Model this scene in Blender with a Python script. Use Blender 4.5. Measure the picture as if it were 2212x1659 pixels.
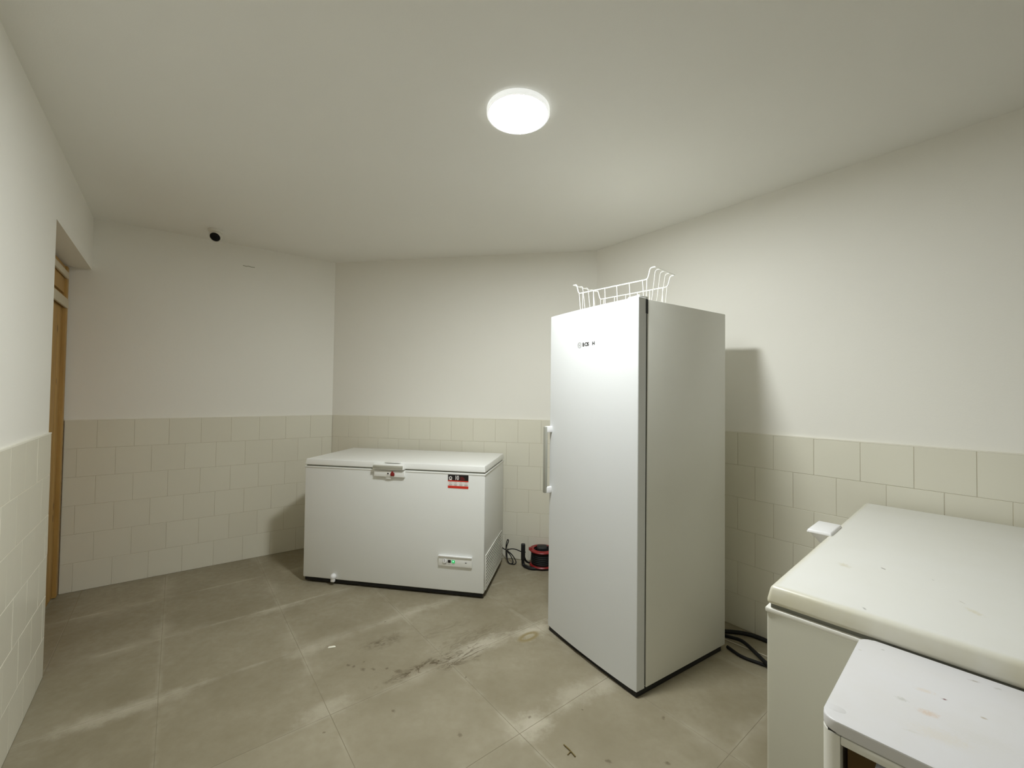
import bpy, bmesh, math, random
from mathutils import Vector, Matrix
random.seed(7)
S = bpy.context.scene
C = S.collection
for o in list(bpy.data.objects):
    bpy.data.objects.remove(o)

# ---------------------------------------------------------------- camera
CAM_H, PITCH, ROLL, FPX = 1.419, 0.0222, 0.0125, 908.8
cam = bpy.data.cameras.new('camera')
cam.sensor_width = 36.0
cam.lens = FPX / 2212 * 36.0
cam.clip_start = 0.02
cam_o = bpy.data.objects.new('camera', cam)
C.objects.link(cam_o)
cam_o.matrix_world = (Matrix.Translation((0, 0, CAM_H)) @ Matrix.Rotation(math.pi / 2 + PITCH, 4, 'X')
                      @ Matrix.Rotation(ROLL, 4, 'Z'))
S.camera = cam_o
# ---------------------------------------------------------------- world, exposure
w = bpy.data.worlds.new('world')
S.world = w
w.use_nodes = True
w.node_tree.nodes['Background'].inputs[0].default_value = (0.02, 0.02, 0.02, 1)
w.node_tree.nodes['Background'].inputs[1].default_value = 0.0
LAMP_STRENGTH = 100.0
LAMP_COLOUR = (0.965, 1.0, 0.985)
S.view_settings.view_transform = 'Standard'
S.view_settings.look = 'None'
S.view_settings.gamma = 1.0
S.view_settings.use_curve_mapping = False
S.view_settings.exposure = 1.42
S.cycles.max_bounces = 14
S.cycles.diffuse_bounces = 9

# ---------------------------------------------------------------- measured room (metres)
def V2(x, y): return Vector((x, y))
BC, CD = V2(-1.6811, 3.9541), V2(0.6995, 3.5217)          # corners of the oblique far wall
B_DIR = V2(-0.80581, -0.59217)                            # along the far left wall, away from that corner
A_DIR = V2(0.62578, -0.78000)                             # along the left wall, towards the viewer
D_DIR = V2(0.61782, -0.78632)                             # along the right wall, towards the viewer
AB = BC + B_DIR * 1.6342                                  # corner left wall / far left wall
JAMB = 1.1428                                             # near side of the doorway, from AB along A
C_DIR = (CD - BC).normalized()
C_LEN = (CD - BC).length
A_LEN, D_LEN = 6.6, 5.75
A_END, D_END = AB + A_DIR * A_LEN, CD + D_DIR * D_LEN
HC, HT, HO = 2.636, 1.193, 2.2635                         # ceiling, tile top, doorway head
ROW = HT / 6
ROOM = [AB, BC, CD, D_END, A_END]                         # clockwise from above

def ray(u, v):                                            # pixel of the 2212x1659 photo -> direction
    a, b = (u - 1106) / FPX, (829.5 - v) / FPX
    r = -ROLL
    a, b = a * math.cos(r) + b * math.sin(r), -a * math.sin(r) + b * math.cos(r)
    return Vector((a, math.cos(PITCH) - b * math.sin(PITCH), math.sin(PITCH) + b * math.cos(PITCH)))
def at_z(u, v, z):                                        # ... onto a horizontal surface at height z
    d = ray(u, v)
    return d * ((z - CAM_H) / d.z) + Vector((0, 0, CAM_H))

# ---------------------------------------------------------------- material helpers
MATS = {}
class NT:
    def __init__(s, name, rough=0.5, spec=0.5, coat=0.0):
        m = bpy.data.materials.new(name); m.use_nodes = True
        s.m, s.t = m, m.node_tree
        s.b = s.t.nodes['Principled BSDF']
        s.b.inputs['Roughness'].default_value = rough
        s.b.inputs['Specular IOR Level'].default_value = spec
        if coat:
            s.b.inputs['Coat Weight'].default_value = coat
            s.b.inputs['Coat Roughness'].default_value = 0.15
        MATS[name] = m
    def n(s, kind, **kw):
        nd = s.t.nodes.new(kind)
        for k, v in kw.items(): setattr(nd, k, v)
        return nd
    def l(s, a, b): s.t.links.new(a, b)
    def val(s, x, sock):
        if hasattr(x, 'links') or isinstance(x, bpy.types.NodeSocket): s.l(x, sock)
        else: sock.default_value = x
    def math(s, op, a, b=0.0, clamp=False):
        nd = s.n('ShaderNodeMath', operation=op); nd.use_clamp = clamp
        s.val(a, nd.inputs[0]); s.val(b, nd.inputs[1])
        return nd.outputs[0]
    def pos(s): return s.n('ShaderNodeNewGeometry').outputs['Position']
    def obj(s): return s.n('ShaderNodeTexCoord').outputs['Object']
    def rand(s): return s.n('ShaderNodeObjectInfo').outputs['Random']
    def noise(s, vec, scale, detail=4.0, rough=0.55, dist=0.0):
        nd = s.n('ShaderNodeTexNoise'); s.l(vec, nd.inputs['Vector'])
        nd.inputs['Scale'].default_value = scale; nd.inputs['Detail'].default_value = detail
        nd.inputs['Roughness'].default_value = rough; nd.inputs['Distortion'].default_value = dist
        return nd.outputs['Fac']
    def map(s, x, a, b, c=0.0, d=1.0, smooth=False):
        nd = s.n('ShaderNodeMapRange'); nd.clamp = True
        if smooth: nd.interpolation_type = 'SMOOTHSTEP'
        s.l(x, nd.inputs[0])
        for i, q in enumerate((a, b, c, d)): nd.inputs[i + 1].default_value = q
        return nd.outputs[0]
    def mix(s, f, a, b):
        nd = s.n('ShaderNodeMix', data_type='RGBA'); s.val(f, nd.inputs[0])
        for x, i in ((a, 6), (b, 7)):
            if isinstance(x, tuple): nd.inputs[i].default_value = (*x, 1)
            else: s.l(x, nd.inputs[i])
        return nd.outputs[2]
    def dot(s, vec, d):
        nd = s.n('ShaderNodeVectorMath', operation='DOT_PRODUCT'); s.l(vec, nd.inputs[0]); nd.inputs[1].default_value = d
        return nd.outputs['Value']
    def spot(s, vec, cx, cy, rx, ry, ang=0.0, warp=None, amount=0.6, soft=(0.6, 1.1)):
        """soft ellipse mask (1 inside) in the xy plane of vec, its outline broken up by noise"""
        mp = s.n('ShaderNodeMapping', vector_type='TEXTURE'); s.l(vec, mp.inputs[0])
        mp.inputs['Location'].default_value = (cx, cy, 0); mp.inputs['Rotation'].default_value = (0, 0, ang)
        mp.inputs['Scale'].default_value = (rx, ry, 1e4)
        ln = s.n('ShaderNodeVectorMath', operation='LENGTH'); s.l(mp.outputs[0], ln.inputs[0])
        r = ln.outputs['Value']
        if warp is not None:
            r = s.math('ADD', r, s.math('MULTIPLY', s.math('SUBTRACT', warp, 0.5), amount * 2))
        return s.map(r, soft[0], soft[1], 1.0, 0.0, True)
    def bump(s, h, strength=0.2, dist=0.002):
        nd = s.n('ShaderNodeBump'); s.l(h, nd.inputs['Height'])
        nd.inputs['Strength'].default_value = strength; nd.inputs['Distance'].default_value = dist
        s.l(nd.outputs[0], s.b.inputs['Normal'])
    def col(s, c):
        if isinstance(c, tuple): s.b.inputs['Base Color'].default_value = (*c, 1)
        else: s.l(c, s.b.inputs['Base Color'])
        return s

def plain(name, c, rough=0.5, spec=0.5, coat=0.0, metal=0.0, var=0.04):
    t = NT(name, rough, spec, coat)
    t.b.inputs['Metallic'].default_value = metal
    f = t.noise(t.obj(), 6.0, 3)
    t.col(t.mix(f, tuple(x * (1 - var) for x in c), tuple(min(1, x * (1 + var)) for x in c)))
    return t

# painted plaster: off-white, rolled-on texture
def plaster(name, c):
    t = NT(name, 0.62, 0.3)
    p = t.pos()
    f = t.noise(p, 1.3, 3)
    t.col(t.mix(f, tuple(x * 0.965 for x in c), c))
    h = t.math('ADD', t.noise(p, 220, 3), t.math('MULTIPLY', t.noise(p, 45, 2), 0.8))
    t.bump(h, 0.16, 0.002)
plaster('plaster', (0.87, 0.855, 0.805))
plaster('ceiling_paint', (0.88, 0.87, 0.83))
t = NT('wall_tile', 0.22, 0.5)
f = t.rand()
t.col(t.mix(t.math('ADD', t.math('MULTIPLY', f, 0.7), t.math('MULTIPLY', t.noise(t.pos(), 9, 3), 0.3)), (0.735, 0.71, 0.61), (0.77, 0.75, 0.65)))
t.bump(t.noise(t.pos(), 14, 2), 0.05, 0.004)
plain('wall_grout', (0.56, 0.52, 0.42), 0.9, 0.2)
plain('tile_ledge', (0.80, 0.775, 0.69), 0.7, 0.3)

# floor tile: grey-beige stoneware, chalky residue along the joints, brown water marks
A_AX, N_AX = V2(0.622, -0.783), V2(0.783, 0.622)
FA0, FN0, FSA, FSN = -1.368, 0.557, 0.5855, 0.594
t = NT('floor_tile', 0.42, 0.42)
p = t.pos()
a = t.dot(p, (A_AX.x, A_AX.y, 0)); n_ = t.dot(p, (N_AX.x, N_AX.y, 0))
def joint(x, o, s_):
    fr = t.math('FRACT', t.math('DIVIDE', t.math('SUBTRACT', x, o - 20 * s_), s_))
    return t.math('MULTIPLY', t.math('SUBTRACT', 0.5, t.math('ABSOLUTE', t.math('SUBTRACT', fr, 0.5))), s_)
edge = t.math('MINIMUM', joint(a, FA0, FSA), joint(n_, FN0, FSN))
cloud = t.noise(p, 2.1, 5, 0.6)
fine = t.noise(p, 26, 4, 0.65)
base = t.mix(t.map(cloud, 0.34, 0.66), (0.235, 0.203, 0.135), (0.335, 0.300, 0.220))
base = t.mix(t.map(fine, 0.35, 0.7, 0, 0.35), base, (0.245, 0.21, 0.14))
base = t.mix(t.math('MULTIPLY', t.rand(), 0.22), base, (0.36, 0.325, 0.24))
chalk = t.math('MULTIPLY', t.map(edge, 0.0, 0.085, 1.0, 0.0, True), t.map(t.noise(p, 2.6, 4, 0.6), 0.47, 0.68))
chalk2 = t.math('MULTIPLY', t.map(edge, 0.0, 0.02, 1.0, 0.0, True), t.map(t.noise(p, 5.0, 3), 0.42, 0.62))
base = t.mix(t.math('MULTIPLY', chalk, 0.6), base, (0.45, 0.41, 0.325))
base = t.mix(t.math('MULTIPLY', chalk2, 0.4), base, (0.50, 0.46, 0.37))
wrp = t.noise(p, 14, 5, 0.7)
wrf = t.noise(p, 70, 3, 0.7)
ang_n = math.atan2(N_AX.y, N_AX.x)
def fl(u, v): q = at_z(u, v, 0); return q.x, q.y
# pale residue patches at tile corners seen in the photo
for (u, v, rx, ry, k) in [(1150, 1362, .13, .06, .85), (1030, 1397, .20, .06, .75), (1150, 1565, .10, .06, .7), (1240, 1500, .13, .06, .45),
                          (665, 1405, .10, .05, .5), (705, 1530, .12, .05, .45), (600, 1314, .16, .035, .5), (890, 1322, .16, .05, .45),
                          (960, 1300, .14, .04, .35), (300, 1525, .24, .05, .45), (190, 1560, .12, .05, .4), (1200, 1360, .1, .08, .3), (1310, 1480, .08, .05, .5)]:
    m_ = t.spot(p, *fl(u, v), rx * 1.25, ry * 1.35, ang_n, wrp, 1.0, (0.0, 1.15))
    base = t.mix(t.math('MULTIPLY', m_, k * 1.15), base, (0.50, 0.46, 0.37))
# brown smears and drips, broken up by stretched noise
mpv = t.n('ShaderNodeMapping', vector_type='TEXTURE'); t.l(p, mpv.inputs[0])
mpv.inputs['Rotation'].default_value = (0, 0, ang_n); mpv.inputs['Scale'].default_value = (0.30, 0.10, 1.0)
vein = t.map(t.math('ABSOLUTE', t.math('SUBTRACT', t.noise(mpv.outputs[0], 2.2, 6, 0.62, 1.0), 0.5)), 0.0, 0.060, 1.0, 0.0, True)
vein = t.math('ADD', t.math('MULTIPLY', vein, 0.85), 0.15)
for (u, v, rx, ry, k) in [(925, 1435, .30, .040, .95), (1000, 1420, .20, .07, .8), (1010, 1380, .28, .09, .4), (830, 1385, .14, .07, .55), (960, 1360, .22, .06, .3), (1100, 1365, .16, .05, .3)]:
    m_ = t.spot(p, *fl(u, v), rx, ry, ang_n, wrp, 0.8, (0.3, 1.15))
    base = t.mix(t.math('MULTIPLY', t.math('MULTIPLY', m_, vein), k), base, (0.085, 0.060, 0.028))
for (u, v, r) in [(753, 1437, .016), (764, 1440, .014), (784, 1446, .02), (806, 1445, .016), (836, 1444, .012), (786, 1430, .009), (900, 1442, .016), (913, 1440, .01),
                  (860, 1450, .03), (815, 1388, .018), (830, 1390, .012), (994, 1588, .016), (850, 1536, .013), (1144, 1549, .011), (1433, 1551, .015), (1006, 1463, .009),
                  (1258, 1533, .007), (832, 1343, .009), (953, 1327, .007), (1315, 1645, .016), (1441, 1648, .013), (700, 1582, .008)]:
    m_ = t.spot(p, *fl(u, v), r, r * .7, ang_n + u, wrf, 1.1, (0.2, 1.1))
    base = t.mix(t.math('MULTIPLY', m_, 0.7), base, (0.115, 0.085, 0.05))
# ring left by a wet foot of a machine
q = fl(1142, 1375)
ring = t.math('MULTIPLY', t.spot(p, *q, .085, .042, ang_n, wrp, 0.25), t.math('SUBTRACT', 1.0, t.math('MULTIPLY', t.spot(p, *q, .055, .02, ang_n, wrp, 0.3), 0.75)))
base = t.mix(t.math('MULTIPLY', ring, 0.95), base, (0.25, 0.195, 0.085))
t.col(base)
t.l(t.map(fine, 0.3, 0.7, 0.34, 0.55), t.b.inputs['Roughness'])
t.bump(t.math('ADD', fine, t.math('MULTIPLY', t.noise(p, 120, 3), 0.5)), 0.12, 0.0015)
plain('floor_grout', (0.30, 0.265, 0.19), 0.9, 0.2)

plain('white_enamel', (0.80, 0.81, 0.80), 0.30, 0.5, var=0.01)
plain('fridge_enamel', (0.69, 0.705, 0.715), 0.42, 0.28, var=0.01)
plain('fridge_side', (0.79, 0.79, 0.74), 0.34, 0.5, var=0.015)
plain('shaded_enamel', (0.57, 0.56, 0.48), 0.36, 0.5, var=0.02)  # white enamel, the right chest freezer's near-side shade put into its colour
plain('lid_white', (0.85, 0.855, 0.84), 0.32, 0.5, var=0.01)
plain('white_plastic', (0.82, 0.82, 0.80), 0.35, 0.5)
plain('bright_plastic', (0.88, 0.88, 0.90), 0.30, 0.5)
plain('recess_grey', (0.42, 0.41, 0.35), 0.5, 0.4)
plain('trim_plastic', (0.78, 0.77, 0.72), 0.4, 0.5)
plain('gasket_grey', (0.20, 0.20, 0.17), 0.7, 0.3)
plain('gasket_dark', (0.03, 0.03, 0.027), 0.7, 0.3)
plain('black_plastic', (0.010, 0.010, 0.011), 0.5, 0.35)
plain('black_rubber', (0.008, 0.008, 0.008), 0.6, 0.3)
plain('handle_metal', (0.42, 0.42, 0.37), 0.35, 0.5, metal=0.35)
plain('red_plastic', (0.25, 0.010, 0.010), 0.4, 0.5)
plain('print_red', (0.66, 0.035, 0.018), 0.45, 0.4)
plain('print_black', (0.012, 0.010, 0.010), 0.4, 0.4)
plain('print_white', (0.85, 0.82, 0.80), 0.45, 0.4)
plain('print_grey', (0.38, 0.38, 0.38), 0.5, 0.4)
plain('print_pink', (0.62, 0.30, 0.26), 0.5, 0.4)
plain('wire_white', (0.90, 0.90, 0.86), 0.35, 0.5)
plain('cord_white', (0.62, 0.58, 0.48), 0.5, 0.4)
plain('camera_white', (0.74, 0.72, 0.66), 0.4, 0.4)
plain('glass_black', (0.004, 0.004, 0.005), 0.5, 0.2)
plain('crumb_white', (0.85, 0.83, 0.72), 0.7, 0.2)
plain('straw', (0.20, 0.15, 0.06), 0.8, 0.2)
plain('cardboard', (0.30, 0.19, 0.08), 0.85, 0.2)
plain('white_sack', (0.72, 0.71, 0.76), 0.5, 0.4)
plain('foam', (0.62, 0.55, 0.42), 0.85, 0.2)
t = NT('green_light', 0.3); t.col((0.02, 0.25, 0.07))
t.b.inputs['Emission Color'].default_value = (0.03, 0.55, 0.14, 1); t.b.inputs['Emission Strength'].default_value = 0.225
t = NT('green_glint', 0.3); t.col((0.3, 0.8, 0.4))
t.b.inputs['Emission Color'].default_value = (0.25, 1.0, 0.45, 1); t.b.inputs['Emission Strength'].default_value = 1.2
t = NT('lamp_diffuser', 0.4); t.col((0.9, 0.9, 0.9))
t.b.inputs['Emission Color'].default_value = (*LAMP_COLOUR, 1); t.b.inputs['Emission Strength'].default_value = LAMP_STRENGTH

t = NT('lamp_rim', 0.4); t.col((0.9, 0.9, 0.9))                # opal rim, faintly lit from inside
t.b.inputs['Emission Color'].default_value = (*LAMP_COLOUR, 1); t.b.inputs['Emission Strength'].default_value = 0.22

# pine: stretched grain, a few knots
t = NT('pine', 0.55, 0.3)
p = t.obj()
mp = t.n('ShaderNodeMapping'); t.l(p, mp.inputs[0]); mp.inputs['Scale'].default_value = (34, 34, 1.6)
g = t.noise(mp.outputs[0], 1.0, 4, 0.6, 0.6)
c = t.mix(t.map(g, 0.3, 0.7), (0.38, 0.215, 0.055), (0.50, 0.31, 0.10))
vor = t.n('ShaderNodeTexVoronoi'); mp2 = t.n('ShaderNodeMapping'); t.l(p, mp2.inputs[0]); mp2.inputs['Scale'].default_value = (9, 9, 3.2)
t.l(mp2.outputs[0], vor.inputs['Vector']); vor.inputs['Scale'].default_value = 1.0
c = t.mix(t.map(vor.outputs['Distance'], 0.06, 0.11, 0.85, 0.0, True), c, (0.09, 0.035, 0.012))
t.col(c)
M = MATS

# ---------------------------------------------------------------- mesh helpers
def link(name, me, mat=None, parent=None, smooth=None):
    o = bpy.data.objects.new(name, me); C.objects.link(o)
    if mat and not me.materials: me.materials.append(M[mat])
    if parent: o.parent = parent
    if smooth is not None:
        for p_ in me.polygons: p_.use_smooth = True
        me.set_sharp_from_angle(angle=math.radians(smooth))
    return o
def bm_obj(name, bm, mat, parent=None, smooth=40):
    bmesh.ops.recalc_face_normals(bm, faces=bm.faces)
    me = bpy.data.meshes.new(name); bm.to_mesh(me); bm.free()
    return link(name, me, mat, parent, smooth)
def tag(o, label, cat, group=None):
    o['label'] = label; o['category'] = cat
    if group: o['group'] = group
    return o
def thing(name, label, cat, loc, rz=0.0, group=None):
    o = bpy.data.objects.new(name, None); C.objects.link(o)
    o.empty_display_size = 0.1
    o.location = loc; o.rotation_euler = (0, 0, rz)
    return tag(o, label, cat, group)
def struct(o):
    o['kind'] = 'structure'; return o
def box_bm(x0, x1, y0, y1, z0, z1, bev=0.0, seg=2, top=None, bm=None):
    """box; top=(dx, dy) pulls the upper face in on each side"""
    own = bm is None
    b = bmesh.new()
    dx, dy = top or (0, 0)
    vs = [b.verts.new(q) for q in ((x0, y0, z0), (x1, y0, z0), (x1, y1, z0), (x0, y1, z0),
                                   (x0 + dx, y0 + dy, z1), (x1 - dx, y0 + dy, z1), (x1 - dx, y1 - dy, z1), (x0 + dx, y1 - dy, z1))]
    for f in ((3, 2, 1, 0), (4, 5, 6, 7), (0, 1, 5, 4), (1, 2, 6, 5), (2, 3, 7, 6), (3, 0, 4, 7)):
        b.faces.new([vs[i] for i in f])
    if bev: bmesh.ops.bevel(b, geom=b.edges[:], offset=bev, segments=seg, profile=0.5, affect='EDGES')
    if own: return b
    me = bpy.data.meshes.new('tmp'); b.to_mesh(me); b.free(); bm.from_mesh(me); bpy.data.meshes.remove(me)
    return bm
def box(name, dims, mat, parent=None, bev=0.0, seg=2, top=None):
    return bm_obj(name, box_bm(*dims, bev, seg, top), mat, parent)
def prism_bm(poly, z0, z1, bev=0.0, seg=2, caps_only=True):
    b = bmesh.new()
    lo = [b.verts.new((x, y, z0)) for x, y in poly]; hi = [b.verts.new((x, y, z1)) for x, y in poly]
    b.faces.new(lo[::-1]); b.faces.new(hi)
    n = len(poly)
    for i in range(n): b.faces.new((lo[i], lo[(i + 1) % n], hi[(i + 1) % n], hi[i]))
    if bev:
        ed = [e for e in b.edges if abs(e.verts[0].co.z - e.verts[1].co.z) < 1e-6]
        bmesh.ops.bevel(b, geom=ed, offset=bev, segments=seg, profile=0.5, affect='EDGES')
    return b
def rrect(x0, x1, y0, y1, r, seg=5):
    pts = []
    for cx, cy, a0 in ((x1 - r, y1 - r, 0), (x0 + r, y1 - r, 90), (x0 + r, y0 + r, 180), (x1 - r, y0 + r, 270)):
        for i in range(seg + 1):
            a_ = math.radians(a0 + 90 * i / seg)
            pts.append((cx + r * math.cos(a_), cy + r * math.sin(a_)))
    return pts
def smooth_path(pts, sub=6):
    pts = [Vector(q) for q in pts]; out = []
    for i in range(len(pts) - 1):
        p0, p1, p2, p3 = pts[max(i - 1, 0)], pts[i], pts[i + 1], pts[min(i + 2, len(pts) - 1)]
        for k in range(sub):
            s = k / sub
            out.append(0.5 * ((2 * p1) + (p2 - p0) * s + (2 * p0 - 5 * p1 + 4 * p2 - p3) * s * s + (3 * p1 - p0 - 3 * p2 + p3) * s ** 3))
    out.append(pts[-1]); return out
def tube_bm(pts, r, n=8, bm=None):
    b = bm or bmesh.new()
    pts = [Vector(q) for q in pts]
    T = []
    for i in range(len(pts)):
        d = (pts[min(i + 1, len(pts) - 1)] - pts[max(i - 1, 0)]); T.append(d.normalized())
    up = Vector((0, 0, 1)) if abs(T[0].z) < 0.9 else Vector((1, 0, 0))
    u = T[0].cross(up).normalized(); rings = []
    for q, tt in zip(pts, T):
        u = (u - tt * u.dot(tt)).normalized(); v = tt.cross(u)
        rings.append([b.verts.new(q + (u * math.cos(2 * math.pi * k / n) + v * math.sin(2 * math.pi * k / n)) * r) for k in range(n)])
    for i in range(len(rings) - 1):
        for k in range(n):
            b.faces.new((rings[i][k], rings[i][(k + 1) % n], rings[i + 1][(k + 1) % n], rings[i + 1][k]))
    b.faces.new(rings[0][::-1]); b.faces.new(rings[-1])
    return b
def tube(name, pts, r, mat, parent=None, n=8): return bm_obj(name, tube_bm(pts, r, n), mat, parent, 60)
def rounded_corners(pts, r, seg=4):
    """polyline with its inner corners rounded"""
    pts = [Vector(q) for q in pts]; out = [pts[0]]
    for i in range(1, len(pts) - 1):
        a_, b_, c_ = pts[i - 1], pts[i], pts[i + 1]
        d1, d2 = (a_ - b_), (c_ - b_)
        rr = min(r, d1.length * .45, d2.length * .45)
        s, e = b_ + d1.normalized() * rr, b_ + d2.normalized() * rr
        for k in range(seg + 1):
            x = k / seg
            out.append((1 - x) ** 2 * s + 2 * x * (1 - x) * b_ + x * x * e)
    out.append(pts[-1]); return out
def lathe_bm(prof, n=40, axis=None):
    b = bmesh.new(); rings = []
    for r, z in prof:
        if r < 1e-6: rings.append([b.verts.new((0, 0, z))])
        else: rings.append([b.verts.new((r * math.cos(2 * math.pi * k / n), r * math.sin(2 * math.pi * k / n), z)) for k in range(n)])
    for i in range(len(rings) - 1):
        p_, q_ = rings[i], rings[i + 1]
        for k in range(n):
            k2 = (k + 1) % n
            if len(p_) == 1 and len(q_) == 1: continue
            if len(p_) == 1: b.faces.new((p_[0], q_[k], q_[k2]))
            elif len(q_) == 1: b.faces.new((p_[k], p_[k2], q_[0]))
            else: b.faces.new((p_[k], p_[k2], q_[k2], q_[k]))
    if axis is not None:
        bmesh.ops.transform(b, matrix=axis, verts=b.verts)
    return b
def text_mesh(name, body, size, mat, parent, matrix, bold=0.0, extrude=0.0004):
    cu = bpy.data.curves.new(name, 'FONT'); cu.body = body; cu.size = size; cu.offset = bold; cu.extrude = extrude
    cu.align_x = 'LEFT'; cu.align_y = 'BOTTOM_BASELINE'
    tmp = bpy.data.objects.new('tmp', cu); C.objects.link(tmp)
    dg = bpy.context.evaluated_depsgraph_get()
    me = bpy.data.meshes.new_from_object(tmp.evaluated_get(dg))
    bpy.data.objects.remove(tmp); bpy.data.curves.remove(cu)
    me.transform(matrix); me.name = name; me.materials.clear()
    return link(name, me, mat, parent)
FACE_FRONT = Matrix.Rotation(math.pi / 2, 4, 'X')          # text lying in xy -> standing, read from -y

# ---------------------------------------------------------------- room shell
PL = 0.010                                                 # tiles stand this proud of the plaster
TH = 0.25
def inward(d): return V2(d.y, -d.x) if (ROOM_C - BC).dot(V2(d.y, -d.x)) > 0 else V2(-d.y, d.x)
ROOM_C = sum(ROOM, V2(0, 0)) / len(ROOM)
def wall_slab(bm, p0, d, s0, s1, z0, z1, back=PL, th=TH):
    n = NIN[tuple(d)]
    a_, b_ = p0 + d * s0, p0 + d * s1
    q = [a_ - n * back, b_ - n * back, b_ - n * (back + th), a_ - n * (back + th)]
    me = bpy.data.meshes.new('tmp'); pb = prism_bm([tuple(x) for x in q], z0, z1); pb.to_mesh(me); pb.free()
    bm.from_mesh(me); bpy.data.meshes.remove(me)
NIN = {}
for d, o_ in ((B_DIR, BC), (C_DIR, BC), (D_DIR, CD), (A_DIR, AB)):
    n = V2(-d.y, d.x)
    NIN[tuple(d)] = n if (ROOM_C - o_).dot(n) > 0 else -n

full_mesh = {}
def tile_mesh(w_, h_):
    k = (round(w_, 4), round(h_, 4))
    if k not in full_mesh:
        b = box_bm(-w_ / 2, w_ / 2, -.005, .005, -h_ / 2, h_ / 2, 0.0012, 1)
        bmesh.ops.recalc_face_normals(b, faces=b.faces)
        me = bpy.data.meshes.new('wall_tile'); b.to_mesh(me); b.free(); me.materials.append(M['wall_tile'])
        full_mesh[k] = me
    return full_mesh[k]
def tile_wall(parent, p0, d, s0, s1, off):
    n = NIN[tuple(d)]
    J = 0.0018
    # mortar bed behind the tiles, and the plastered ledge on top
    bm = bmesh.new(); wall_slab(bm, p0, d, s0, s1, 0.0, HT - 0.002, 0.0016, PL - 0.0016)
    bm_obj('grout', bm, 'wall_grout', parent)
    bm = bmesh.new(); wall_slab(bm, p0, d, s0, s1, HT - 0.002, HT + 0.004, -0.0005, PL + 0.0005)
    bm_obj('tile_ledge', bm, 'tile_ledge', parent)
    rz = math.atan2(d.y, d.x)
    for r in range(6):
        o_ = off + (0.1 if r % 2 else 0.0)
        k0 = math.floor((s0 - o_) / 0.2) - 1
        x = o_ + k0 * 0.2
        zc = HT - (r + 0.5) * ROW - 0.001
        while x < s1:
            a_, b_ = max(x, s0), min(x + 0.2, s1)
            if b_ - a_ > 0.012:
                o = bpy.data.objects.new('tile', tile_mesh(b_ - a_ - J, ROW - J)); C.objects.link(o)
                c_ = p0 + d * ((a_ + b_) / 2) - n * (0.005 + random.uniform(-.0003, .0004))
                o.location = (c_.x, c_.y, zc)
                o.rotation_euler = (random.uniform(-.004, .004), 0, rz + random.uniform(-.003, .003))
                o.parent = parent
            x += 0.2

def make_wall(name, p0, d, s0, s1, ts0, ts1, off, extra=None):
    bm = bmesh.new()
    wall_slab(bm, p0, d, s0, s1, -0.1, HC + 0.1)
    if extra: wall_slab(bm, p0, d, *extra)
    o = struct(bm_obj(name, bm, 'plaster', None, 20))
    if ts1 is not None: tile_wall(o, p0, d, ts0, ts1, off)
    return o
RECESS = 0.118                                             # far left wall runs on this far into the doorway
w_far_left = make_wall('wall_far_left', BC, B_DIR, 0.0, 1.6342 + TH + .05, 0.0, 1.6342 + RECESS, 0.188)
w_back = make_wall('wall_back', BC, C_DIR, -0.06, C_LEN + .12, 0.0, C_LEN, 0.166)
w_right = make_wall('wall_right', CD, D_DIR, -0.1, D_LEN + TH, 0.0, D_LEN, 0.1451)
w_left = make_wall('wall_left', AB, A_DIR, JAMB, A_LEN + TH, JAMB, A_LEN, JAMB + 0.06, extra=(-0.02, JAMB + .001, HO, HC + .1))
# wall behind the viewer
F_DIR = (D_END - A_END).normalized()
NIN[tuple(F_DIR)] = -A_DIR
w_front = make_wall('wall_front', A_END, F_DIR, -0.05, (D_END - A_END).length + .05, 0.0, (D_END - A_END).length, 0.05)

def grow(poly, m):
    c_ = sum(poly, V2(0, 0)) / len(poly)
    return [q + (q - c_).normalized() * m for q in poly]
struct(bm_obj('ceiling', prism_bm([tuple(q) for q in grow(ROOM, .5)], HC, HC + .12), 'ceiling_paint'))
floor = struct(bm_obj('floor', prism_bm([tuple(q) for q in grow(ROOM, .6)], -.12, -.0012), 'floor_grout'))

def clip(poly, p0, n):
    out = []
    for i in range(len(poly)):
        a_, b_ = poly[i], poly[(i + 1) % len(poly)]
        da, db = (a_ - p0).dot(n), (b_ - p0).dot(n)
        if da >= 0: out.append(a_)
        if da * db < 0: out.append(a_ + (b_ - a_) * (da / (da - db)))
    return out
BOUND = [(BC, NIN[tuple(B_DIR)]), (BC, NIN[tuple(C_DIR)]), (CD, NIN[tuple(D_DIR)]), (A_END, -A_DIR), (AB, NIN[tuple(A_DIR)])]
def floor_tile(poly, bounds):
    for p0, n in bounds:
        poly = clip(poly, p0 + n * 0.001, n)
        if len(poly) < 3: return
    area = abs(sum(poly[i].x * poly[(i + 1) % len(poly)].y - poly[(i + 1) % len(poly)].x * poly[i].y for i in range(len(poly)))) / 2
    if area < 0.0015: return
    c_ = sum(poly, V2(0, 0)) / len(poly)
    b = prism_bm([tuple(q - c_) for q in poly], -.006, 0.0)
    ed = [e for e in b.edges if all(v.co.z > -.001 for v in e.verts)]
    bmesh.ops.bevel(b, geom=ed, offset=0.0006, segments=1, affect='EDGES')
    o = bm_obj('tile', b, 'floor_tile', floor, 20)
    o.location = (c_.x, c_.y, 0)
for i in range(-7, 7):
    for j in range(-4, 8):
        a0, n0 = FA0 + i * FSA, FN0 + j * FSN
        g = 0.0010
        poly = [A_AX * (a0 + g) + N_AX * (n0 + g), A_AX * (a0 + FSA - g) + N_AX * (n0 + g),
                A_AX * (a0 + FSA - g) + N_AX * (n0 + FSN - g), A_AX * (a0 + g) + N_AX * (n0 + FSN - g)]
        floor_tile(poly, BOUND)
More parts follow.
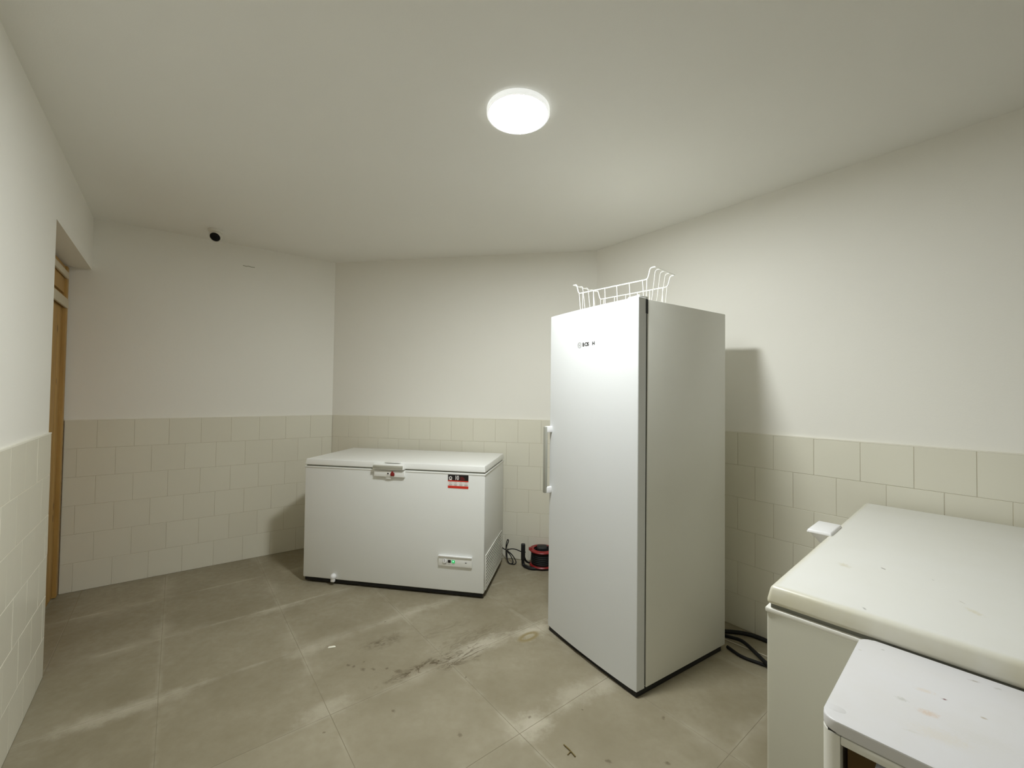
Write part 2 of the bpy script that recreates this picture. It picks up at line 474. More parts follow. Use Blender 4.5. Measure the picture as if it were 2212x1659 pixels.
# strip of floor under the doorway
nA = NIN[tuple(A_DIR)]
q0 = AB - nA * 0.004
floor_tile([q0 + A_DIR * 0.002, q0 + A_DIR * (JAMB - .002), q0 + A_DIR * (JAMB - .002) - nA * .28, q0 + A_DIR * 0.002 - nA * .28], [])

# doorway: pine frame and door leaf set back in the opening
dr = bpy.data.objects.new('door_1', None); C.objects.link(dr); struct(dr)
dr.location = (AB.x, AB.y, 0); dr.rotation_euler = (0, 0, math.atan2(A_DIR.y, A_DIR.x))
sgn = 1 if V2(-A_DIR.y, A_DIR.x).dot(nA) > 0 else -1       # local +y is into the room when sgn = 1
def dbox(name, x0, x1, d0, d1, z0, z1, mat, bev=0.002):
    ys = sorted((-sgn * d0, -sgn * d1))
    return box(name, (x0, x1, ys[0], ys[1], z0, z1), mat, dr, bev)
dbox('frame_post', 0.004, 0.06, RECESS + .002, .235, 0.004, HO - .012, 'pine')
dbox('frame_post', JAMB - .06, JAMB - .004, RECESS + .002, .235, 0.004, HO - .012, 'pine')
dbox('frame_head', 0.061, JAMB - .061, RECESS + .012, .235, HO - .20, HO - .012, 'pine')
dbox('head_strip', 0.05, JAMB - .05, RECESS - .006, RECESS + .008, HO - .10, HO - .055, 'foam', .004)
dbox('head_strip', 0.02, JAMB - .05, RECESS - .004, RECESS + .010, HO - .30, HO - .235, 'foam', .004)
x = 0.062
while x < JAMB - .07:
    dbox('plank', x, min(x + .135, JAMB - .063), RECESS + .02, .18, 0.012, HO - .205, 'pine', .004); x += .137

# ---------------------------------------------------------------- ceiling lamp
lamp = thing('ceiling_lamp', 'round flat white ceiling lamp, switched on', 'lamp', (0.012, 1.775, HC))
bm_obj('lamp_base', lathe_bm([(0, 0), (.128, 0), (.128, -.006), (0, -.006)], 64), 'white_plastic', lamp, 30)
bm_obj('rim', lathe_bm([(.120, -.006), (.134, -.006), (.1345, -.024), (.132, -.028), (.1262, -.0285), (.1262, -.010), (.120, -.006)], 64), 'lamp_rim', lamp, 30)
bm_obj('diffuser', lathe_bm([(0, -.020), (.1258, -.020), (.1258, -.0270), (0, -.0275)], 64), 'lamp_diffuser', lamp, 30)

# ---------------------------------------------------------------- tall upright freezer
FW, FD, FHH, FZ, FDOOR = 0.677, 0.727, 1.888, 0.030, 0.054
ft = 1.0008
f1, f2 = V2(-math.cos(ft), math.sin(ft)), V2(math.sin(ft), math.cos(ft))
FC = V2(0.5981, 1.9925)
fc = FC + f1 * FW / 2 + f2 * FD / 2
fr = thing('upright_freezer', 'tall white upright freezer with bar handle and brand lettering on its door', 'freezer', (fc.x, fc.y, 0), -ft)
hx, hy = FW / 2, FD / 2
box('body', (-hx, hx, -hy + FDOOR + .012, hy, FZ, FHH - .004), 'fridge_side', fr, .004)
# door with a gently bowed front
prof = [(hx, -hy + FDOOR), (hx, -hy + .004), (hx - .0012, -hy + .0012), (hx - .004, -hy)]
for i in range(1, 20):
    s = i / 20; xx = (hx - .004) * (1 - 2 * s)
    prof.append((xx, -hy - .012 * (1 - (xx / hx) ** 2)))
prof += [(-hx + .004, -hy), (-hx + .0012, -hy + .0012), (-hx, -hy + .004), (-hx, -hy + FDOOR)]
bm_obj('door', prism_bm(prof[::-1], FZ, FHH, .002, 1), 'fridge_enamel', fr, 12)
box('gasket', (-hx + .005, hx - .005, -hy + FDOOR - .002, -hy + FDOOR + .014, FZ + .01, FHH - .012), 'gasket_dark', fr)
box('plinth', (-hx + .008, hx - .005, -hy + .004, hy - .03, .002, FZ + .004), 'black_plastic', fr, .003)
for sx in (-1, 1):
    for sy in (-1, 1):
        bm_obj('foot', lathe_bm([(0, 0), (.018, 0), (.018, .006), (.008, .008), (.008, .012), (0, .012)], 16, Matrix.Translation((sx * (hx - .06), sy * (hy - .08), 0))), 'black_plastic', fr, 30)
hg = box('hinge_cover', (hx - .075, hx - .004, -hy + .008, -hy + .075, FHH - .004, FHH + .010), 'white_plastic', fr, .004)
bm_obj('hinge_pin', lathe_bm([(0, FHH + .010), (.007, FHH + .010), (.006, FHH + .015), (0, FHH + .016)], 16, Matrix.Translation((hx - .02, -hy + .022, 0))), 'white_plastic', hg, 30)
box('hinge_slot', (hx - .012, hx + .0006, -hy + FDOOR - .004, -hy + FDOOR + .013, FHH - .075, FHH - .006), 'black_plastic', fr)
# bar handle near the left edge
hd = box('handle', (-hx + .004, -hx + .026, -hy - .052, -hy - .034, .828, 1.222), 'handle_metal', fr, .003)
for z0, z1 in ((1.188, 1.224), (.826, .862)):
    box('handle_mount', (-hx + .003, -hx + .027, -hy - .040, -hy + .004, z0, z1), 'bright_plastic', hd, .003)
# lettering and the ring emblem
def ring_bm(r0, r1, d, n=32):
    b = bmesh.new(); L = []
    for k in range(n):
        c_, s_ = math.cos(2 * math.pi * k / n), math.sin(2 * math.pi * k / n)
        L.append([b.verts.new(q) for q in ((r0 * c_, 0, r0 * s_), (r1 * c_, 0, r1 * s_), (r1 * c_, d, r1 * s_), (r0 * c_, d, r0 * s_))])
    for k in range(n):
        A_, B_ = L[k], L[(k + 1) % n]
        for i in range(4): b.faces.new((A_[i], B_[i], B_[(i + 1) % 4], A_[(i + 1) % 4]))
    return b
def on_door(xx): return -hy - .012 * (1 - (xx / hx) ** 2)
ex, ez = -0.063, 1.690
em = bm_obj('emblem', ring_bm(.0125, .0165, .002), 'print_grey', fr); em.location = (ex, on_door(ex) - .0008, ez)
bm = bmesh.new()
for dx in (-.0058, .0058): box_bm(dx - .0022, dx + .0022, -.0002, .0015, -.0085, .0085, bm=bm)
box_bm(-.005, .005, -.0002, .0015, -.0016, .0016, bm=bm)
bm_obj('emblem_mark', bm, 'print_grey', em)
for ch, dx in (('B', .030), ('O', .0485), ('S', .0685), ('H', .1060)):
    xx = ex + dx
    text_mesh('letter', ch, .0275, 'print_black', fr, Matrix.Translation((xx - .006, on_door(xx) - .0006, ez - .0085)) @ FACE_FRONT, .0007)

# ---------------------------------------------------------------- wire basket lying on the freezer
bc_ = FC + f1 * .3555 + f2 * .266
bth = -0.1761
e = f1 * math.cos(bth) + f2 * math.sin(bth)
bk = thing('wire_basket', 'white wire freezer basket lying on top of the tall freezer', 'basket', (bc_.x, bc_.y, FHH + .0005), math.atan2(e.y, e.x))
L2, W2, RZ, TZ, OV = .2275, .1087, .1375, .195, .041
bl, bw = L2 - .012, W2 - .008                              # the floor of the basket is smaller than its rim
wr = .0018
# local +x runs to the photo's left end; side sy=+1 lies away from the viewer
flip = 1 if V2(-e.y, e.x).dot(f2) > 0 else -1
for sy in (-1, 1):
    y_ = sy * W2
    tube('rim', rounded_corners([(-L2 - OV, y_, TZ), (-L2 - .016, y_, TZ), (-L2, y_, RZ), (L2, y_, RZ), (L2 + .016, y_, TZ), (L2 + OV, y_, TZ)], .014), .0032, 'wire_white', bk)
for sx in (-1, 1):
    tube('hook_bar', [(sx * (L2 + OV), -W2, TZ), (sx * (L2 + OV), W2, TZ)], .0026, 'wire_white', bk)
    tube('floor_bar', [(sx * bl, -bw, wr), (sx * bl, bw, wr)], wr, 'wire_white', bk)
for i in range(5):                                         # wires that run lengthwise and end in the hooks
    k = -1 + 2 * i / 4
    if i in (0, 4):
        tube('wire', rounded_corners([(-L2 + .004, k * W2, RZ), (-bl, k * bw, .004), (bl, k * bw, .004), (L2 - .004, k * W2, RZ)], .012), wr, 'wire_white', bk, 6)
    else:
        y_ = k * W2; yb = k * bw
        tube('wire', rounded_corners([(-L2 - OV, y_, TZ), (-L2 - .014, y_, TZ), (-bl, yb, .004), (bl, yb, .004), (L2 + .014, y_, TZ), (L2 + OV, y_, TZ)], .012), wr, 'wire_white', bk, 6)
for i in range(6):                                         # wires across the basket
    x_ = (-1 + 2 * i / 5) * (bl - .012); xt = (-1 + 2 * i / 5) * (L2 - .03)
    tube('cross_wire', rounded_corners([(xt, -W2, RZ), (x_, -bw, .007), (x_, bw, .007), (xt, W2, RZ)], .012), wr, 'wire_white', bk, 6)

# ---------------------------------------------------------------- chest freezers
def make_chest(name, label, loc, rz, w_, d_, H, gap0, gap1, mats, zb, taper):
    t_ = thing(name, label, 'freezer', loc, rz)
    x_, y_ = w_ / 2, d_ / 2
    body = box('body', (-x_, x_, -y_, y_, zb, gap0 - .002), mats[0], t_, .006, 3)
    box('rim_trim', (-x_ - .003, x_ + .003, -y_ - .003, y_ + .003, gap0 - .012, gap0), mats[2], t_, .003)
    box('gasket', (-x_ + .008, x_ - .008, -y_ + .008, y_ - .008, gap0 - .002, gap1 + .004), 'gasket_grey', t_)
    box('lid', (-x_ - .003, x_ + .003, -y_ - .003, y_ + .003, gap1, H), mats[1], t_, taper[1], 4, (taper[0], taper[0]))
    box('plinth', (-x_ + .010, x_ - .010, -y_ + .010, y_ - .02, 0.012, zb + .002), 'black_plastic', t_, .003)
    for sx in (-1, 1):
        for sy in (-1, 1):
            bm_obj('castor', lathe_bm([(0, -.012), (.016, -.012), (.018, -.008), (.018, .008), (.016, .012), (0, .012)], 20,
                   Matrix.Translation((sx * (x_ - .035), sy * (y_ - .06), .018)) @ Matrix.Rotation(math.pi / 2, 4, 'Y')), 'black_rubber', t_, 30)
    return t_
ct = 0.1767
CW, CDp, CH = 1.381, 0.655, 0.9127
c1, c2 = V2(-math.cos(ct), math.sin(ct)), V2(math.sin(ct), math.cos(ct))
cc = V2(-0.1776, 2.9171) + c1 * CW / 2 + c2 * CDp / 2
ch = make_chest('chest_freezer', 'white chest freezer with red and black sticker standing before the far wall', (cc.x, cc.y, 0), -ct,
                CW, CDp, CH, .859, .868, ('white_enamel', 'lid_white', 'lid_white'), .039, (.007, .006))
X, Y = CW / 2, CDp / 2
# latch: grip on the lid, lock plate below the gap
lx0, lx1 = X - .8247, X - .584
lt = bm_obj('latch', None or box_bm(lx0, lx1, -Y - .034, -Y + .004, .864, .905, .006, 3, (.004, .006)), 'lid_white', ch)
box('grip_recess', (lx0 + .006, lx1 - .008, -Y - .0350, -Y - .026, .870, .893), 'recess_grey', lt, .003)
box('latch_cap', (lx0 + .085, lx1 - .04, -Y - .02, -Y + .03, .9105, .9150), 'lid_white', lt, .002)
lk = bm_obj('lock_plate', box_bm(lx0 + .004, lx1 - .001, -Y - .018, -Y + .002, .808, .853, .006, 3), 'lid_white', ch)
bm = bmesh.new()
pl_ = [(lx0 + .085, .8185), (lx0 + .105, .806), (lx0 + .125, .806), (lx0 + .145, .8185)]
box_bm(lx0 + .095, lx0 + .137, -Y - .013, -Y + .002, .794, .812, .003, 2, bm=bm)
bm_obj('lock_lip', bm, 'lid_white', lk)
lc = bm_obj('lock', lathe_bm([(0, 0), (.0115, 0), (.0115, .004), (0, .004)], 24, Matrix.Translation((lx0 + .117, -Y - .018, .8345)) @ Matrix.Rotation(math.pi / 2, 4, 'X')), 'print_white', lk, 30)
bm_obj('keyhole', lathe_bm([(0, .004), (.006, .004), (.006, .0048), (0, .0048)], 20, Matrix.Translation((lx0 + .117, -Y - .018, .8345)) @ Matrix.Rotation(math.pi / 2, 4, 'X')), 'print_black', lk, 30)
bm = bmesh.new()
box_bm(lx0 + .136, lx0 + .166, -Y - .026, -Y - .018, .818, .842, .005, 2, bm=bm)
box_bm(lx0 + .143, lx0 + .157, -Y - .027, -Y - .018, .838, .852, .004, 2, bm=bm)
bm_obj('red_key', bm, 'red_plastic', lk)
# energy / guarantee sticker
sx0, sx1, sz0, sz1 = X - .2667, X - .1180, .751, .8475 - .020 + .012
sz1 = .8460
sy = -Y - .0012
st = box('sticker', (sx0 - .001, sx1 + .001, sy, -Y + .001, sz0 - .001, sz1), 'print_white', ch)
box('black_band', (sx0, sx1, sy - .0006, sy + .0004, sz0 + .052, sz1 - .0006), 'print_black', st)
box('red_line', (sx0, sx1, sy - .0008, sy + .0004, sz0 + .047, sz0 + .0545), 'print_red', st)
box('red_band', (sx0, sx1, sy - .0006, sy + .0004, sz0, sz0 + .017), 'print_red', st)
text_mesh('number_print', '10', .040, 'print_white', st, Matrix.Translation((sx0 + .050, sy - .001, sz0 + .060)) @ FACE_FRONT @ Matrix.Scale(.74, 4, (1, 0, 0)), .0012)
e1_ = bm_obj('badge', ring_bm(.006, .0115, .0006, 24), 'print_white', st); e1_.location = (sx0 + .019, sy - .0012, sz0 + .071)
box('badge_foot', (sx0 + .009, sx0 + .029, sy - .0012, sy, sz0 + .0565, sz0 + .0615), 'print_white', st)
bm = bmesh.new()
for i, (ww, zz) in enumerate(((.022, .080), (.030, .0725), (.034, .0650))):
    box_bm(sx0 + .090, sx0 + .090 + ww, sy - .0009, sy, sz0 + zz - .0028, sz0 + zz, bm=bm)
bm_obj('small_print', bm, 'red_plastic', st)
for i in range(4):
    xx = sx0 + .019 + i * .0375
    r_ = bm_obj('icon', ring_bm(.0052, .0068, .0005, 20), 'print_pink', st); r_.location = (xx, sy - .0006, sz0 + .0385)
    bm = bmesh.new()
    box_bm(xx - .013, xx + .013, sy - .0006, sy, sz0 + .0245, sz0 + .0275, bm=bm)
    box_bm(xx - .010, xx + .010, sy - .0006, sy, sz0 + .0195, sz0 + .0220, bm=bm)
    bm_obj('icon_caption', bm, 'print_grey', st)
# control panel with drip ledge
px0, px1, pz0, pz1 = X - .3250, X - .0827, .212, .284
cp = bm_obj('control_panel', box_bm(px0, px1, -Y - .012, -Y + .002, pz0, pz1, .003, 2), 'lid_white', ch)
box('panel_lip', (px0, px1, -Y - .020, -Y - .004, pz1 - .006, pz1 + .002), 'bright_plastic', cp, .002)
kc = Matrix.Translation((X - .277, -Y - .012, .249)) @ Matrix.Rotation(math.pi / 2, 4, 'X')
kb = bm_obj('dial', lathe_bm([(0, 0), (.0150, 0), (.0145, .007), (0, .008)], 28, kc), 'bright_plastic', cp, 30)
bm_obj('dial_ring', lathe_bm([(.0185, -.001), (.0185, .0006), (.0172, .0006), (.0172, -.001), (.0185, -.001)], 28, kc), 'print_grey', cp, 30)
bm = bmesh.new(); box_bm(X - .279, X - .275, -Y - .0212, -Y - .018, .246, .263, bm=bm); bm_obj('dial_mark', bm, 'print_grey', kb)
box('switch', (X - .2540, X - .2330, -Y - .0145, -Y - .010, .238, .2575), 'print_black', cp, .001)
gb = box('lit_button', (X - .2260, X - .2045, -Y - .0150, -Y - .010, .237, .2570), 'green_light', cp, .001)
box('glint', (X - .2180, X - .2120, -Y - .0156, -Y - .0145, .246, .252), 'green_glint', gb)
box('indicator', (X - .1300, X - .1200, -Y - .0135, -Y - .011, .2430, .2475), 'print_black', cp)
bm = bmesh.new()
for a_, b_ in ((-.288, -.266), (-.254, -.236), (-.226, -.206)): box_bm(X + a_, X + b_, -Y - .0124, -Y - .011, .2265, .2285, bm=bm)
bm_obj('caption', bm, 'print_grey', cp)
# drain plug near the bottom left
dc = Matrix.Translation((X - 1.129, -Y, .062)) @ Matrix.Rotation(math.pi / 2, 4, 'X')
dp = bm_obj('drain_plug', lathe_bm([(0, 0), (.021, 0), (.022, .008), (.018, .020), (.010, .026), (0, .027)], 24, dc), 'bright_plastic', ch, 50)
box('drain_spout', (X - 1.129 - .014, X - 1.129 + .016, -Y - .022, -Y - .001, .026, .056), 'bright_plastic', dp, .006)
# ventilation grille on the right-hand side
gy0, gy1, gz0, gz1 = -Y + .033, -Y + .585, .050, .290
gr = box('vent_grille', (X - .002, X + .0010, gy0, gy1, gz0, gz1), 'gasket_dark', ch)
for nm, dims in (('grille_edge', (gy0, gy1, gz1 - .008, gz1)), ('grille_edge', (gy0, gy1, gz0, gz0 + .008)), ('grille_edge', (gy0, gy0 + .012, gz0 + .008, gz1 - .008)), ('grille_edge', (gy1 - .012, gy1, gz0 + .008, gz1 - .008))):
    box(nm, (X, X + .007, *dims), 'trim_plastic', gr, .001)
n_sl = 10
for i in range(n_sl):
    z_ = gz0 + .012 + (gz1 - gz0 - .024) * (i + .5) / n_sl
    b = box_bm(X + .001, X + .007, gy0 + .012, gy1 - .012, z_ - .0050, z_ + .0050, .0015, 1)
    bm_obj('slat', b, 'trim_plastic', gr)
for yy in (gy0 + .006, gy1 - .03):
    box('hinge', (X * .55, X * .66, Y - .002, Y + .014, .80, .885), 'white_plastic', ch, .003) if yy == gy0 + .006 else box('hinge', (-X * .66, -X * .55, Y - .002, Y + .014, .80, .885), 'white_plastic', ch, .003)

# second chest freezer on the right: worn lid
dth = 0.8439
DW, DD, DH = 1.394, 0.70, 0.905
e1, e2 = V2(math.sin(dth), math.cos(dth)), V2(math.cos(dth), -math.sin(dth))
D0 = V2(0.7023, 1.1612)
dc_ = D0 + e1 * DW / 2 + e2 * DD / 2
phi = math.atan2(-math.cos(dth), -math.sin(dth))
def dloc(u, v, z):                                         # photo pixel -> local xy on a level surface of the chest
    q = at_z(u, v, z).xy - dc_
    return -q.dot(e1), q.dot(e2)
t = NT('worn_lid', 0.34, 0.5)
p = t.obj(); wn = t.noise(p, 150, 4, 0.7); big = t.noise(p, 5, 4, 0.6)
c = t.mix(t.map(big, 0.35, 0.7, 0, 0.5), (0.77, 0.77, 0.745), (0.74, 0.735, 0.69))
ax = t.math('ABSOLUTE', t.dot(p, (1, 0, 0))); ay = t.math('ABSOLUTE', t.dot(p, (0, 1, 0)))
rim = t.math('MAXIMUM', t.math('SUBTRACT', ax, DW / 2), t.math('SUBTRACT', ay, DD / 2))
c = t.mix(t.math('MULTIPLY', t.map(rim, -.030, -.004, 0, 1, True), t.map(big, .3, .65, .35, 1.0)), c, (0.62, 0.585, 0.44))
for (u, v, rx, ry, cl, k) in [(1824, 1221, .030, .022, (0.58, 0.54, 0.40), .6), (1908, 1228, .014, .006, (0.20, 0.17, 0.15), .9), (1868, 1315, .010, .005, (0.22, 0.22, 0.22), .8),
                              (2078, 1301, .016, .003, (0.45, 0.43, 0.38), .7), (2105, 1322, .035, .015, (0.66, 0.62, 0.48), .6), (2016, 1253, .006, .003, (0.4, 0.4, 0.38), .7)]:
    c = t.mix(t.math('MULTIPLY', t.spot(p, *dloc(u, v, DH), rx * .8, ry * .8, 0.7, wn, 1.0, (0.1, 1.1)), k), c, cl)
t.col(c); t.bump(t.noise(p, 60, 3), 0.05, 0.001)
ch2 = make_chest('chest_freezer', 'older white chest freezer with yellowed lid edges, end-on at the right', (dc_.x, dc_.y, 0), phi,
                 DW, DD, DH, .846, .856, ('shaded_enamel', 'worn_lid', 'trim_plastic'), .045, (.010, .011))
xx = -.02
hh = bm_obj('latch', box_bm(xx - .085, xx + .085, -DD / 2 - .060, -DD / 2 + .022, DH - .004, DH + .010, .005, 3, (.004, .004)), 'bright_plastic', ch2)
box('grip', (xx - .045, xx + .045, -DD / 2 - .022, -DD / 2 + .004, DH - .046, DH - .001), 'bright_plastic', hh, .004, 3, (-.034, -.030))
box('lock_plate', (xx - .08, xx + .08, -DD / 2 - .024, -DD / 2 + .002, .795, .838), 'white_plastic', ch2, .006)
box('control_panel', (-DW / 2 + .09, -DW / 2 + .33, -DD / 2 - .012, -DD / 2 + .002, .21, .28), 'lid_white', ch2, .003)

# ---------------------------------------------------------------- small open white cabinet in front of it
KB, KF, KL, KR, KH = -.008, -.377, .202, .745, .857        # along e1 (back, front), along e2 (left, right), height
kc_ = D0 + e1 * (KB + KF) / 2 + e2 * (KL + KR) / 2
kx, ky = (KR - KL) / 2, (KB - KF) / 2
def kloc(u, v, z):
    q = at_z(u, v, z).xy - kc_
    return q.dot(e2), q.dot(e1)
t = NT('cabinet_top', 0.36, 0.5)
p = t.obj(); wn = t.noise(p, 190, 4, 0.7); big = t.noise(p, 7, 4, 0.6)
c = t.mix(t.map(big, 0.45, 0.7, 0, 0.5), (0.70, 0.695, 0.72), (0.67, 0.655, 0.64))
for (u, v, rx, ry, cl, k) in [(1948, 1510, .014, .009, (0.50, 0.50, 0.47), .8), (2041, 1511, .007, .004, (0.12, 0.02, 0.03), .95), (2006, 1541, .022, .014, (0.62, 0.46, 0.34), .65),
                              (1998, 1492, .022, .010, (0.66, 0.55, 0.44), .45), (2104, 1471, .014, .004, (0.36, 0.32, 0.28), .8), (2156, 1488, .010, .005, (0.48, 0.47, 0.46), .7),
                              (2125, 1551, .007, .005, (0.42, 0.36, 0.28), .8), (1908, 1404, .005, .003, (0.25, 0.24, 0.22), .8), (1858, 1404, .006, .004, (0.5, 0.48, 0.42), .6),
                              (2130, 1600, .06, .03, (0.66, 0.65, 0.64), .5), (2030, 1590, .06, .03, (0.68, 0.64, 0.58), .5), (1970, 1580, .02, .004, (0.62, 0.61, 0.58), .6)]:
    c = t.mix(t.math('MULTIPLY', t.spot(p, *kloc(u, v, KH), rx * .8, ry * .8, 0.3, wn, 1.0, (0.1, 1.1)), k), c, cl)
t.col(c); t.bump(t.noise(p, 70, 3), 0.06, 0.001)
kb_ = thing('open_cabinet', 'low white metal cabinet with stained top and open front, at the lower right', 'cabinet', (kc_.x, kc_.y, 0), -dth)
bm_obj('top', prism_bm(rrect(-kx, kx, -ky, ky, .024, 6), KH - .0205, KH, .003, 3), 'cabinet_top', kb_, 35)
box('top_seam', (-kx + .010, kx - .010, -ky + .004, ky - .006, KH - .0235, KH - .020), 'gasket_dark', kb_)
def post(name, poly, z0, z1): return bm_obj(name, prism_bm(poly, z0, z1), 'trim_plastic', kb_, 35)
# side panels are folded round the front corners
def side_poly(s):
    r, w_, th_ = .024, .028, .010
    out = [(-kx + r - r * math.cos(math.radians(a_)), -ky + r - r * math.sin(math.radians(a_))) for a_ in range(0, 91, 15)]
    poly = [(-kx, ky - .004)] + out + [(-kx + w_, -ky), (-kx + w_, -ky + .020), (-kx + th_, -ky + .020), (-kx + th_, ky - .004)]
    return poly if s < 0 else [(-x_, y_) for x_, y_ in poly][::-1]
post('side_panel', side_poly(-1), .02, KH - .023)
post('side_panel', side_poly(1), .02, KH - .023)
box('front_rail', (-kx + .028, kx - .028, -ky + .001, -ky + .014, KH - .038, KH - .023), 'trim_plastic', kb_, .002)
box('back_panel', (-kx + .016, kx - .016, ky - .014, ky - .004, .02, KH - .030), 'trim_plastic', kb_)
box('floor_panel', (-kx + .016, kx - .016, -ky + .012, ky - .014, .03, .055), 'trim_plastic', kb_)
box('shelf', (-kx + .017, kx - .017, -ky + .025, ky - .015, .46, .476), 'trim_plastic', kb_, .002)
for sx in (-1, 1):
    for sy_ in (-1, 1):
        bm_obj('foot', lathe_bm([(0, 0), (.016, 0), (.016, .022), (0, .022)], 16, Matrix.Translation((sx * (kx - .05), sy_ * (ky - .06), 0))), 'black_plastic', kb_, 30)
bm_obj('paint_drip', lathe_bm([(0, .0012), (.006, .001), (.010, 0)], 16, Matrix.Translation((*kloc(1806, 1530, KH), KH)) @ Matrix.Scale(1.5, 4, (1, 0, 0))), 'cabinet_top', kb_, 60)
# what stands on its shelf
def kworld(lx, ly): return kc_ + e2 * lx + e1 * ly
q = kworld(-kx + .115, .035)
cb = thing('cardboard_box', 'brown cardboard box inside the open white cabinet', 'box', (q.x, q.y, .476), -dth)
box('carton', (-.095, .085, -.12, .12, 0, .28), 'cardboard', cb, .003)
for s in (-1, 1):
    box('flap', (s * .045 - .005 - .0445, s * .045 - .005 + .0445, -.12, .12, .2805, .2845), 'cardboard', cb, .001)
q = kworld(-kx + .065 + .12, -ky + .052)
sk = tag(bm_obj('plastic_tub', box_bm(-.112, .112, -.030, .030, 0, .325, .012, 3, (-.004, -.003)), 'white_sack'), 'white tub beside the cardboard box in the open cabinet', 'tub')
sk.location = (q.x, q.y, .476); sk.rotation_euler = (0, 0, -dth)

# ---------------------------------------------------------------- cable reel behind the tall freezer
rl = thing('cable_reel', 'black and red cable reel on the floor by the far wall', 'cable reel', (.265, 3.488, 0), 0.0)
RR = .088
bm_obj('drum', lathe_bm([(0, .028), (RR, .028), (RR, .132), (RR - .006, .136), (0.058, .136), (.052, .10), (0, .10)], 40), 'black_rubber', rl, 40)
for i in range(6):
    z_ = .045 + i * .0145
    bm_obj('cable_turn', lathe_bm([(RR - .004 + .0075 * math.cos(a_), z_ + .0075 * math.sin(a_)) for a_ in [k * math.pi / 4 for k in range(9)]], 40), 'black_rubber', rl, 60)
bm_obj('flange', lathe_bm([(RR - .010, .132), (RR + .014, .134), (RR + .018, .140), (RR + .014, .146), (RR - .004, .144), (RR - .016, .150), (RR - .020, .146), (RR - .010, .132)], 48), 'red_plastic', rl, 40)
bm_obj('flange', lathe_bm([(0, .016), (RR + .010, .016), (RR + .016, .022), (RR + .010, .030), (0, .030)], 48), 'red_plastic', rl, 40)
box('flange_lug', (-RR - .022, -RR + .004, -.016, .016, .134, .154), 'red_plastic', rl, .004)
so = box('socket_block', (-.042, .040, -.048, .034, .10, .172), 'black_plastic', rl, .012, 3)
tube('plug_lead', smooth_path([(.03, -.02, .166), (.055, -.02, .172), (.072, -.02, .155), (.075, -.01, .13)]), .0045, 'black_rubber', rl)
tube('frame', rounded_corners([(-.155, -.01, .178), (-.158, -.01, .013), (-.10, -.075, .013), (.10, -.075, .013), (.155, -.01, .013), (.155, -.01, .16)], .03, 5), .0125, 'black_plastic', rl, 10)
tube('frame_brace', rounded_corners([(-.150, -.01, .085), (-.13, .0, .035), (-.06, .02, .013), (.1, .02, .013)], .03, 5), .008, 'black_plastic', rl, 10)
box('frame_grip', (-.174, -.140, -.026, .006, .055, .188), 'black_plastic', rl, .008, 3)
# chest freezer's own lead, bundled, running to the reel
bx, by = -.035, 3.575
pts = [(-.09, 3.63, .12), (bx - .005, by + .01, .10), (bx + .012, by, .145), (bx + .022, by, .175), (bx + .014, by, .185), (bx + .004, by, .15), (bx + .002, by - .006, .10),
       (bx + .006, by - .02, .055), (bx + .03, by - .05, .010), (bx + .075, by - .06, .006), (bx + .085, by - .045, .025), (bx + .05, by - .02, .07), (bx + .004, by - .004, .096),
       (bx + .01, by - .012, .070), (bx + .018, by - .04, .022), (bx + .04, by - .055, .007), (bx + .062, by - .05, .018), (bx + .04, by - .02, .062), (bx + .01, by, .094),
       (bx + .045, by - .01, .112), (bx + .085, by - .02, .112), (bx + .135, by - .035, .098), (bx + .165, by - .045, .100)]
tag(tube('power_cord', smooth_path(pts, 6), .0042, 'black_rubber'), 'thin black power cord bundled in loops between chest freezer and cable reel', 'cord')

# cables on the floor between the tall freezer and the right wall
def flz(pts): return [(*at_z(u, v, z).xy, z) for u, v, z in pts]
c1_ = smooth_path(flz([(1548, 1363, .012), (1585, 1365, .012), (1620, 1371, .012), (1660, 1386, .012), (1710, 1412, .012)]), 5)
tag(tube('black_cable', c1_, .0115, 'black_rubber'), 'thick black cable on the floor nearest the right wall, behind the tall freezer', 'cable')
c2_ = smooth_path(flz([(1556, 1371, .010), (1580, 1377, .022), (1605, 1386, .030), (1636, 1414, .031), (1655, 1432, .031), (1690, 1458, .030), (1730, 1490, .011)]), 5)
tag(tube('black_cable', c2_, .0100, 'black_rubber'), 'black cable running slantwise across the other cables behind the tall freezer', 'cable')
c3_ = smooth_path(flz([(1571, 1397, .009), (1600, 1417, .009), (1630, 1429, .009), (1670, 1442, .009), (1720, 1450, .009)]), 5)
tag(tube('black_cable', c3_, .0085, 'black_rubber'), 'black cable lying furthest from the right wall, behind the tall freezer', 'cable')
c4_ = smooth_path(flz([(1562, 1379, .0035), (1600, 1395, .0035), (1635, 1409, .0035), (1665, 1421, .0035), (1710, 1436, .0035)]), 5)
tag(tube('white_cable', c4_, .0032, 'cord_white'), 'thin pale cable among the black cables behind the tall freezer', 'cable')

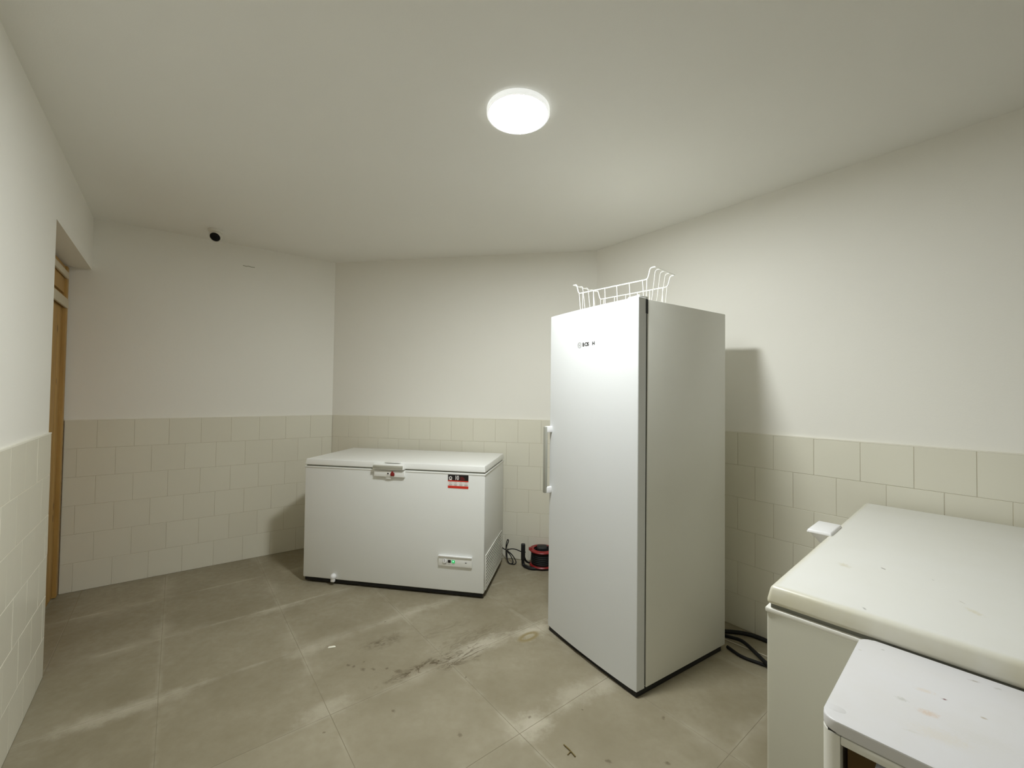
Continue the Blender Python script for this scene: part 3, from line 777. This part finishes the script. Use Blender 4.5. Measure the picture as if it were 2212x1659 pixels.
# ---------------------------------------------------------------- security camera under the ceiling
sc = at_z(466, 497, HC)
cm = thing('security_camera', 'small white security camera with black lens under the ceiling', 'camera', (sc.x, sc.y, HC))
bm_obj('mount', lathe_bm([(0, 0), (.050, 0), (.050, -.010), (.044, -.018), (.030, -.022), (0, -.022)], 36), 'camera_white', cm, 40)
aim = Vector((0.25, -0.75, -0.62)).normalized()
rot = aim.to_track_quat('Z', 'Y').to_matrix().to_4x4()
bc3 = Vector((.006, -.004, -.046))
pr = [(0, -.040)] + [(.043 * math.sin(math.radians(a_)), -.043 * math.cos(math.radians(a_))) for a_ in range(25, 121, 12)] + [(.0385, .024), (.036, .027), (.0335, .024), (0, .024)]
hs = bm_obj('housing', lathe_bm(pr, 40, Matrix.Translation(bc3) @ rot), 'camera_white', cm, 40)
bm_obj('lens', lathe_bm([(0, .0245), (.0330, .0245), (.031, .028), (0, .032)], 32, Matrix.Translation(bc3) @ rot), 'glass_black', hs, 60)
# scar in the plaster below it
nb = NIN[tuple(B_DIR)]
d_ = ray(537, 576); s_ = ((BC - nb * PL)).dot(nb) / d_.xy.dot(nb)
q = Vector((0, 0, CAM_H)) + d_ * s_
b = bmesh.new()
ang_b = math.atan2(B_DIR.y, B_DIR.x)
tb = tube_bm([(-.045, 0, .002), (-.02, 0, -.001), (0, 0, .004), (.02, 0, 0), (.04, 0, .003)], .0035, 6)
o = bm_obj('plaster_scar', tb, 'recess_grey', w_far_left); o.location = q; o.rotation_euler = (0, 0, ang_b)

# ---------------------------------------------------------------- bits lying on the floor
q = at_z(716, 1399, 0)
o = tag(bm_obj('paint_chip', box_bm(-.020, .022, -.006, .008, 0.0005, .007, .002, 1, (.006, .002)), 'crumb_white'), 'tiny pale chip lying on the grey floor tiles', 'chip')
o.location = (q.x, q.y, 0); o.rotation_euler = (0, 0, .3)
a_, b_ = at_z(1218, 1610, 0), at_z(1243, 1636, 0); c_ = at_z(1226, 1632, 0)
tw = thing('dry_twig', 'dry brown twig lying on the floor before the tall freezer', 'twig', (a_.x, a_.y, 0))
tube('stem', [(0, 0, .003), ((b_ - a_).x * .5, (b_ - a_).y * .5 + .003, .004), ((b_ - a_).x, (b_ - a_).y, .003)], .0024, 'straw', tw, 6)
tube('side_shoot', [((b_ - a_).x * .6, (b_ - a_).y * .6, .004), ((c_ - a_).x, (c_ - a_).y, .003)], .0018, 'straw', tw, 6)
